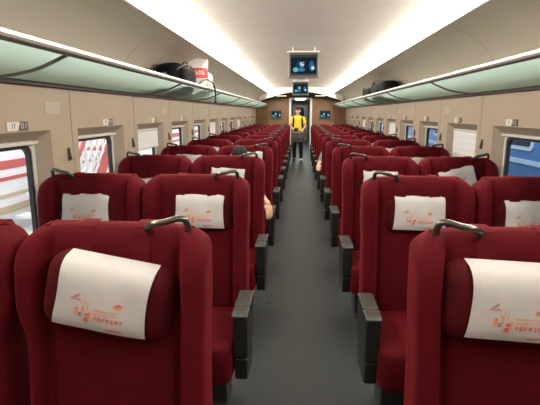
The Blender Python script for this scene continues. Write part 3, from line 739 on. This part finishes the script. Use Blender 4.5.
def head(bm, R, c):
    """skull, jaw, nose, ears, lips; local front is -y"""
    T = lambda p: Vector(c) + R @ Vector(p)
    ellipsoid(bm, T((0, 0.008, 0.030)), (0.076, 0.095, 0.085), R)
    ellipsoid(bm, T((0, -0.018, -0.030)), (0.062, 0.072, 0.085), R)
    ellipsoid(bm, T((0, -0.040, -0.085)), (0.036, 0.040, 0.030), R)
    ellipsoid(bm, T((0, -0.060, 0.022)), (0.055, 0.030, 0.018), R)            # brow
    tube(bm, [T((0, -0.080, 0.012)), T((0, -0.098, -0.012)), T((0, -0.104, -0.028))], [0.008, 0.011, 0.015], 8)
    for s in (-1, 1):
        ellipsoid(bm, T((s * 0.012, -0.094, -0.030)), (0.009, 0.010, 0.007), R)
        ellipsoid(bm, T((s * 0.036, -0.062, -0.028)), (0.024, 0.022, 0.020), R)  # cheek
        ellipsoid(bm, T((s * 0.078, 0.010, -0.006)), (0.010, 0.020, 0.032), R)   # ear
    ellipsoid(bm, T((0, -0.088, -0.054)), (0.022, 0.010, 0.006), R); ellipsoid(bm, T((0, -0.086, -0.064)), (0.019, 0.010, 0.006), R)
def face_bits(parent, R, c):
    T = lambda p: Vector(c) + R @ Vector(p)
    for s in (-1, 1):
        bm = BM(); ellipsoid(bm, T((s * 0.030, -0.078, 0.000)), (0.013, 0.009, 0.007), R); obj('eye', bm, M['black'], parent, smooth=True)
        bm = BM(); tube(bm, [T((s * 0.014, -0.093, 0.018)), T((s * 0.030, -0.090, 0.023)), T((s * 0.048, -0.080, 0.018))], 0.0045, 6); obj('eyebrow', bm, M['hair'], parent, smooth=True)
    bm = BM(); tube(bm, [T((-0.022, -0.092, -0.059)), T((0, -0.099, -0.058)), T((0.022, -0.092, -0.059))], 0.0045, 6); obj('lips', bm, M['lips'], parent, smooth=True)
def hair(parent, R, c, low=-0.02):
    bm = BM(); T = lambda p: Vector(c) + R @ Vector(p)
    L = []; n = 24
    for j in range(9):
        ph = j / 8 * PI * 0.5; lp = []
        for i in range(n):
            th = 2 * PI * i / n; x, y = math.cos(th), math.sin(th)
            zl = 0.040 if y < -0.45 else (low + 0.01 if y > 0.2 else 0.01)   # hairline: high in front, low behind
            z0 = zl + (0.120 - zl) * math.sin(ph); rr = math.cos(ph) ** 0.6 if j < 8 else 0.02
            k = 1 + 0.02 * math.sin(7 * th + j)
            sc = math.sqrt(max(0.0, 1 - max(0, (z0 - 0.03) / 0.096) ** 2)) if z0 > 0.03 else 1
            lp.append(T((x * 0.081 * max(sc, 0.02) * k, 0.008 + y * 0.099 * max(sc, 0.02) * k, z0)))
        L.append(lp)
    loft(bm, L); ellipsoid(bm, T((0, 0.016, 0.032)), (0.079, 0.092, 0.086), R)
    me = remesh(bm, 0.006, 3); return meshobj('hair', me, M['hair'], parent)
def hand(bm, wrist, d, nrm, side, curl=0.5, size=1.0):
    """palm with four fingers and a thumb; d points along the fingers, nrm out of the palm (curl direction), side to the thumb"""
    w = Vector(wrist); d = Vector(d).normalized(); nrm = (Vector(nrm) - Vector(nrm).dot(d) * d).normalized(); sv = d.cross(nrm).normalized() * side
    R = Matrix((sv, d, nrm)).transposed()
    ellipsoid(bm, w + d * 0.045 * size, (0.040 * size, 0.052 * size, 0.015 * size), R)
    for i, (o, l) in enumerate(((0.030, 0.072), (0.010, 0.080), (-0.010, 0.074), (-0.029, 0.058))):
        p = w + d * 0.082 * size + sv * o * size; ang = 0; pts = [p - d * 0.02 * size]
        q = p
        for sgm, fr in enumerate((0.45, 0.32, 0.23)):
            ang += curl * (0.7 + 0.15 * i * 0.5)
            pts.append(q); q = q + (d * math.cos(ang) + nrm * math.sin(ang)) * l * fr * size
        pts.append(q)
        for a, b, ra, rb in zip(pts[:-1], pts[1:], (0.0095, 0.009, 0.0085, 0.008), (0.009, 0.0085, 0.008, 0.007)): cone(bm, a, b, ra * size, rb * size, 8)
    p = w + d * 0.022 * size + sv * 0.030 * size
    a = p + (sv * 0.75 + d * 0.6 + nrm * 0.25).normalized() * 0.034 * size; b = a + (sv * 0.35 + d * 0.85 + nrm * 0.45).normalized() * 0.030 * size
    cone(bm, p, a, 0.013 * size, 0.011 * size, 8); cone(bm, a, b, 0.011 * size, 0.0085 * size, 8)

# ---- standing man in the far doorway
mp = thing('person', 'person in a yellow shirt standing before the far doorway, holding a dark bag', 'person', (-0.085, 14.62, 0))
RX, FY = (1, 0, 0), (0, 1, 0)
hc = Vector((0.0, -0.03, 1.565)); RH = Euler((0.10, 0, 0.0)).to_matrix()
bm = BM()
ell_loft(bm, [((0, 0, 0.80), 0.13, 0.085, RX, FY), ((0, 0, 0.90), 0.155, 0.10, RX, FY), ((0, 0, 1.02), 0.145, 0.10, RX, FY), ((0, 0, 1.15), 0.155, 0.105, RX, FY), ((0, 0, 1.27), 0.170, 0.105, RX, FY), ((0, 0.005, 1.36), 0.150, 0.085, RX, FY), ((0, 0.005, 1.41), 0.075, 0.06, RX, FY)])
cone(bm, (0, 0.005, 1.38), (0, -0.01, 1.50), 0.055, 0.050)
head(bm, RH, hc)
SH = {-1: Vector((-0.172, 0.0, 1.335)), 1: Vector((0.172, 0.0, 1.335))}
EL = {-1: Vector((-0.235, -0.02, 1.09)), 1: Vector((0.240, -0.02, 1.09))}
WR = {-1: Vector((-0.105, -0.215, 0.985)), 1: Vector((0.150, -0.20, 0.965))}
for s in (-1, 1):
    cone(bm, SH[s], EL[s], 0.050, 0.038); cone(bm, EL[s], WR[s], 0.038, 0.025)
hand(bm, WR[-1], (0.9, -0.35, -0.15), (0.2, 0.5, -1.0), -1, 0.65)
hand(bm, WR[1], (-0.75, -0.45, -0.25), (-0.1, 0.5, -1.0), 1, 0.75)
HP = {-1: Vector((-0.085, 0, 0.84)), 1: Vector((0.085, 0, 0.84))}
KN = {-1: Vector((-0.105, 0.0, 0.46)), 1: Vector((0.105, -0.09, 0.47))}
AN = {-1: Vector((-0.105, 0.07, 0.085)), 1: Vector((0.115, -0.07, 0.08))}
for s in (-1, 1):
    cone(bm, HP[s], KN[s], 0.085, 0.055); cone(bm, KN[s], AN[s], 0.055, 0.036)
    cone(bm, AN[s], AN[s] + Vector((0.01 * s, -0.12, -0.045)), 0.036, 0.028)
meshobj('body', remesh(bm, 0.007, 4), M['skin'], mp)
face_bits(mp, RH, hc); hair(mp, RH, hc)
bm = BM()
ell_loft(bm, [((0, 0, 0.865), 0.172, 0.122, RX, FY), ((0, 0, 0.90), 0.172, 0.122, RX, FY), ((0, -0.005, 1.02), 0.168, 0.125, RX, FY), ((0, 0, 1.15), 0.172, 0.125, RX, FY), ((0, 0, 1.27), 0.184, 0.122, RX, FY), ((0, 0.005, 1.345), 0.188, 0.105, RX, FY), ((0, 0.005, 1.385), 0.15, 0.085, RX, FY), ((0, 0.005, 1.42), 0.082, 0.070, RX, FY)])
for s in (-1, 1): cone(bm, SH[s], SH[s].lerp(EL[s], 0.58), 0.060, 0.053)
sh = meshobj('shirt', remesh(bm, 0.009, 10), M['yellow'], mp)
bm = BM(); L = []
for r_, z in ((0.064, 1.405), (0.066, 1.43), (0.074, 1.42), (0.082, 1.40)): L.append([(r_ * math.cos(2 * PI * k / 20), -0.004 + r_ * 0.95 * math.sin(2 * PI * k / 20), z + 0.012 * math.sin(2 * PI * k / 20)) for k in range(20)])
loft(bm, L, cap=False); obj('collar', bm, M['yellow'], sh, smooth=True)
bm = BM()
ell_loft(bm, [((0, 0, 0.76), 0.168, 0.112, RX, FY), ((0, 0, 0.83), 0.172, 0.118, RX, FY), ((0, 0, 0.91), 0.165, 0.114, RX, FY)])
for s in (-1, 1):
    cone(bm, HP[s], KN[s], 0.094, 0.070); cone(bm, KN[s], AN[s] + Vector((0, 0, 0.0)), 0.070, 0.056)
meshobj('trousers', remesh(bm, 0.009, 4), M['trousers'], mp)
for s in (-1, 1):
    bm = BM(); a = AN[s]; fz = a.z - 0.085
    rounded_block(bm, 0.046, 0.135, 0.042, (a.x + 0.006 * s, a.y - 0.065, 0.042), 0.6, f=lambda p: Vector((p.x, p.y, p.z * (1.25 if p.y > 0.03 and p.z > 0 else 0.95) )))
    obj('shoe', bm, M['shoe'] if s > 0 else M['black'], mp, smooth=True)
# things he carries
def at(v): return Vector((-0.085, 14.62, 0)) + Vector(v)
t = thing('backpack', 'dark backpack worn by the person in the yellow shirt, two straps over the shoulders', 'backpack', at((0, 0.13, 0.98)))
bm = BM(); lumpy(bm, (0, 0.085, 0.20), (0.14, 0.075, 0.20), 31); obj('pack_body', bm, M['bag_black'], t, smooth=True)
for s in (-1, 1):
    bm = BM()
    for (a0, b0) in ((0, 0),):
        pth = arcpts([(s * 0.10, 0.03, 0.36), (s * 0.118, 0.0, 0.425), (s * 0.124, -0.10, 0.425), (s * 0.128, -0.215, 0.36), (s * 0.135, -0.258, 0.25), (s * 0.142, -0.262, 0.12), (s * 0.165, -0.21, 0.04), (s * 0.185, -0.10, 0.02), (s * 0.13, 0.04, 0.05)], 4)
        loft(bm, [[(p.x - 0.022, p.y, p.z), (p.x + 0.022, p.y, p.z), (p.x + 0.022, p.y + 0.004, p.z + 0.008), (p.x - 0.022, p.y + 0.004, p.z + 0.008)] for p in pth])
    obj('shoulder_strap', bm, M['bag_black'], t)
t = thing('shoulder_bag', 'dark grey square bag hanging in front of the person in yellow', 'bag', at((0.0, -0.27, 0.60)))
bm = BM(); rounded_block(bm, 0.205, 0.055, 0.155, (0.0, 0, 0.155), 0.35); obj('bag_body', bm, M['bag_grey'], t, smooth=True)
bm = BM(); rounded_block(bm, 0.195, 0.012, 0.095, (0.0, -0.056, 0.205), 0.3); obj('bag_flap', bm, M['bag_grey'], t, smooth=True)
bm = BM(); tube(bm, arcpts([(-0.17, 0, 0.29), (-0.14, 0.01, 0.345), (0.0, 0.015, 0.352), (0.10, 0.015, 0.345), (0.17, 0, 0.29)], 5), 0.010, 8); obj('bag_handle', bm, M['bag_black'], t, smooth=True)
t = thing('camera', 'black camera held at the waist by the person in yellow', 'camera', at((-0.045, -0.325, 0.955)))
bm = BM(); rounded_block(bm, 0.068, 0.030, 0.046, (0, 0, 0.046), 0.3); obj('camera_body', bm, M['black'], t, smooth=True)
bm = BM(); prism(bm, [(0.034 * math.cos(2 * PI * k / 18), 0.046 + 0.034 * math.sin(2 * PI * k / 18)) for k in range(18)], 'y', -0.095, -0.02); obj('camera_lens', bm, M['black'], t, bevel=0.003)
bm = BM(); rounded_block(bm, 0.024, 0.020, 0.014, (0, 0, 0.096), 0.4); obj('viewfinder_hump', bm, M['black'], t, smooth=True)

# ---- passengers seated
def seated(label, loc, lean, headp, headrot, arm_side, arm, shirtm, name='person'):
    """sits facing -y; arm = (elbow, wrist, finger direction) of the arm lying on the aisle-side armrest; coordinates relative to loc"""
    t = thing(name, label, 'person', loc)
    bm = BM(); sb = BM(); tb = BM()
    hc = Vector(headp); R = Euler(headrot).to_matrix(); dx = lean
    sec = [((0, -0.26, 0.50), 0.165, 0.10), ((0, -0.22, 0.58), 0.155, 0.105), ((0.2 * dx, -0.195, 0.70), 0.145, 0.095), ((0.5 * dx, -0.180, 0.82), 0.165, 0.10), ((0.8 * dx, -0.170, 0.92), 0.165, 0.085), ((dx, -0.17, 0.975), 0.075, 0.06)]
    ell_loft(bm, [(c, a, b, RX, FY) for c, a, b in sec]); ell_loft(sb, [(c, a + 0.013, b + 0.013, RX, FY) for c, a, b in sec])
    cone(bm, (dx, -0.17, 0.94), hc + R @ Vector((0, 0.01, -0.06)), 0.054, 0.050); head(bm, R, hc)
    for s in (-1, 1):
        S_ = Vector((0.75 * dx + s * 0.175, -0.175, 0.905))
        if s == arm_side: E, Wr, dr = [Vector(q) for q in arm]
        else: E, Wr, dr = Vector((s * 0.235, -0.24, 0.66)), Vector((s * 0.115, -0.45, 0.645)), Vector((-s * 0.35, -0.9, -0.05))
        cone(bm, S_, E, 0.046, 0.037); cone(bm, E, Wr, 0.037, 0.025)
        hand(bm, Wr, dr, (0.0, -0.2, -1), -s if 1 else s, 0.35)
        cone(sb, S_, E, 0.058, 0.048)
        H, K, A = Vector((s * 0.09, -0.28, 0.545)), Vector((s * 0.115, -0.68, 0.535)), Vector((s * 0.115, -0.70, 0.09))
        cone(bm, H, K, 0.080, 0.055); cone(bm, K, A, 0.055, 0.036); cone(bm, A, A + Vector((0, -0.10, -0.05)), 0.035, 0.027)
        cone(tb, H, K, 0.088, 0.066); cone(tb, K, A, 0.066, 0.052)
        b3 = BM(); rounded_block(b3, 0.045, 0.125, 0.040, (A.x, A.y - 0.055, 0.040), 0.6); obj('shoe', b3, M['black'], t, smooth=True)
    ell_loft(tb, [((0, -0.27, 0.475), 0.17, 0.11, RX, FY), ((0, -0.25, 0.56), 0.17, 0.115, RX, FY)])
    meshobj('body', remesh(bm, 0.008, 4), M['skin'], t); meshobj('shirt', remesh(sb, 0.009, 4), shirtm, t); meshobj('trousers', remesh(tb, 0.01, 4), M['trousers'], t)
    face_bits(t, R, hc); hair(t, R, hc, low=-0.05)
    return t
seated('person asleep in the fourth-row seat left of the aisle, black-haired head bowed', (SX['la'] - 0.075, ROW0 + 3 * P + 0.015, 0), -0.02, (0.03, -0.235, 1.06), (0.60, 0.18, 0.25), 1,
       ((0.27, -0.32, 0.672), (0.345, -0.54, 0.655), (0.15, -0.55, -0.75)), M['darkshirt'])
seated('person slumped in the seventh-row seat right of the aisle, forearm on the armrest', (SX['ra'], ROW0 + 6 * P + 0.015, 0), 0.02, (0.05, -0.27, 1.015), (0.55, -0.2, -0.25), -1,
       ((-0.262, -0.28, 0.672), (-0.296, -0.49, 0.655), (-0.05, -0.75, -0.45)), M['greyshirt'])

# ------------------------------------------------------------------ outside the windows
GX = -60
obj('ground', boxbm(-60, 60, -40, 80, -1.4, -1.3), M['ballast'], kind='structure')
obj('station_platform', boxbm(-3.95, -1.9, -30, 60, -1.3, -0.12), M['platform'], kind='structure')
# white train with red stripes across the platform, left
t = thing('white_train', 'white train with red and tan stripes outside the left windows', 'train', (-4.2, 8, -1.3))
bm = BM(); prism(bm, [(0, 0.5), (0.03, 1.4), (0.03, 3.0), (-0.25, 3.8), (-1.2, 4.2), (-2.6, 3.8), (-2.8, 3.0), (-2.8, 0.5)], 'y', -24, 40); obj('car_body', bm, M['pale'], t)
for z, h, m, nm in ((1.62, 0.05, 'tan', 'tan_stripe'), (1.40, 0.10, 'tan', 'tan_stripe'), (1.86, 0.05, 'redsteel', 'red_stripe'), (2.02, 0.12, 'redsteel', 'red_stripe'), (2.30, 0.16, 'redsteel', 'red_stripe')):
    bm = BM(); box(bm, 0.028, 0.042, -24, 40, z, z + h); obj(nm, bm, M[m], t)
# red steel stair standing on the platform
t = thing('red_stair', 'red steel stair with a white lattice balustrade outside the second left window', 'stair', (-3.0, 6.3, -0.12))
def beam(bm, a, b, w): tube(bm, [a, b], w, 4)
bm = BM(); beam(bm, (0, -0.4, 0.05), (0, 3.2, 3.55), 0.09); obj('stair_beam', bm, M['redsteel'], t)
bm = BM(); beam(bm, (0, -0.4, 0.95), (0, 2.3, 3.60), 0.03); obj('handrail', bm, M['redsteel'], t)
for i in range(12):
    y = -0.3 + i * 0.2; z = 0.05 + (y + 0.4) * 0.972
    bm = BM(); box(bm, -0.015, 0.015, y - 0.015, y + 0.015, z, z + 0.9); obj('baluster', bm, M['pale'], t)
for i in range(4):
    bm = BM(); beam(bm, (0.0, -0.4, 0.2 + i * 0.2), (0.0, 2.3, 2.85 + i * 0.2), 0.014); obj('lattice_bar', bm, M['pale'], t)
for i in range(10):
    bm = BM(); y = -0.2 + i * 0.28; box(bm, -0.95, -0.06, y - 0.13, y + 0.13, 0.18 + i * 0.272, 0.22 + i * 0.272); obj('tread', bm, M['pale'], t)
# blue train on the next track, right
t = thing('blue_train', 'blue passenger train standing on the next track outside the right windows', 'train', (3.3, 8, -1.3))
bm = BM(); prism(bm, [(0, 0.5), (-0.02, 2.0), (0.02, 3.3), (0.3, 3.9), (1.2, 4.25), (2.6, 3.9), (2.9, 3.3), (2.9, 0.5)], 'y', -22, 22); obj('car_body', bm, M['bluebody'], t)
for z0, z1 in ((2.06, 2.13), (1.55, 1.62)):
    bm = BM(); box(bm, -0.035, 0.0, -22, 22, z0, z1); obj('pale_stripe', bm, M['bluelight'], t)
for i in range(18):
    y = -14 + i * 1.9
    bm = BM(); prism(bm, rrect(0.55, 0.36, 0.08, cx=y, cz=2.62), 'x', -0.03, 0.02); f = obj('train_window', bm, M['bluelight'], t)
    bm = BM(); prism(bm, rrect(0.49, 0.30, 0.06, cx=y, cz=2.62), 'x', -0.036, -0.028); obj('window_pane', bm, M['bluedark'], f)

# ------------------------------------------------------------------ light, sky, camera
w = bpy.data.worlds.new('sky'); scene.world = w; w.use_nodes = True
bg = w.node_tree.nodes['Background']; bg.inputs['Color'].default_value = (0.88, 0.94, 1.0, 1); bg.inputs['Strength'].default_value = 2.8
cam = bpy.data.cameras.new('camera'); co = bpy.data.objects.new('camera', cam); C.objects.link(co)
F = 458.0
cam.sensor_width = 36; cam.lens = F / 540 * 36; cam.clip_start = 0.05; cam.clip_end = 300
co.location = (-0.035, 0, 1.5)
pitch = math.atan(89.5 / F); yaw = math.atan(29.5 / F * math.cos(pitch))
co.rotation_euler = (PI / 2 - pitch, 0, yaw)
scene.camera = co
scene.view_settings.view_transform = 'Standard'
scene.view_settings.exposure = 0.0
scene.cycles.use_denoising = True
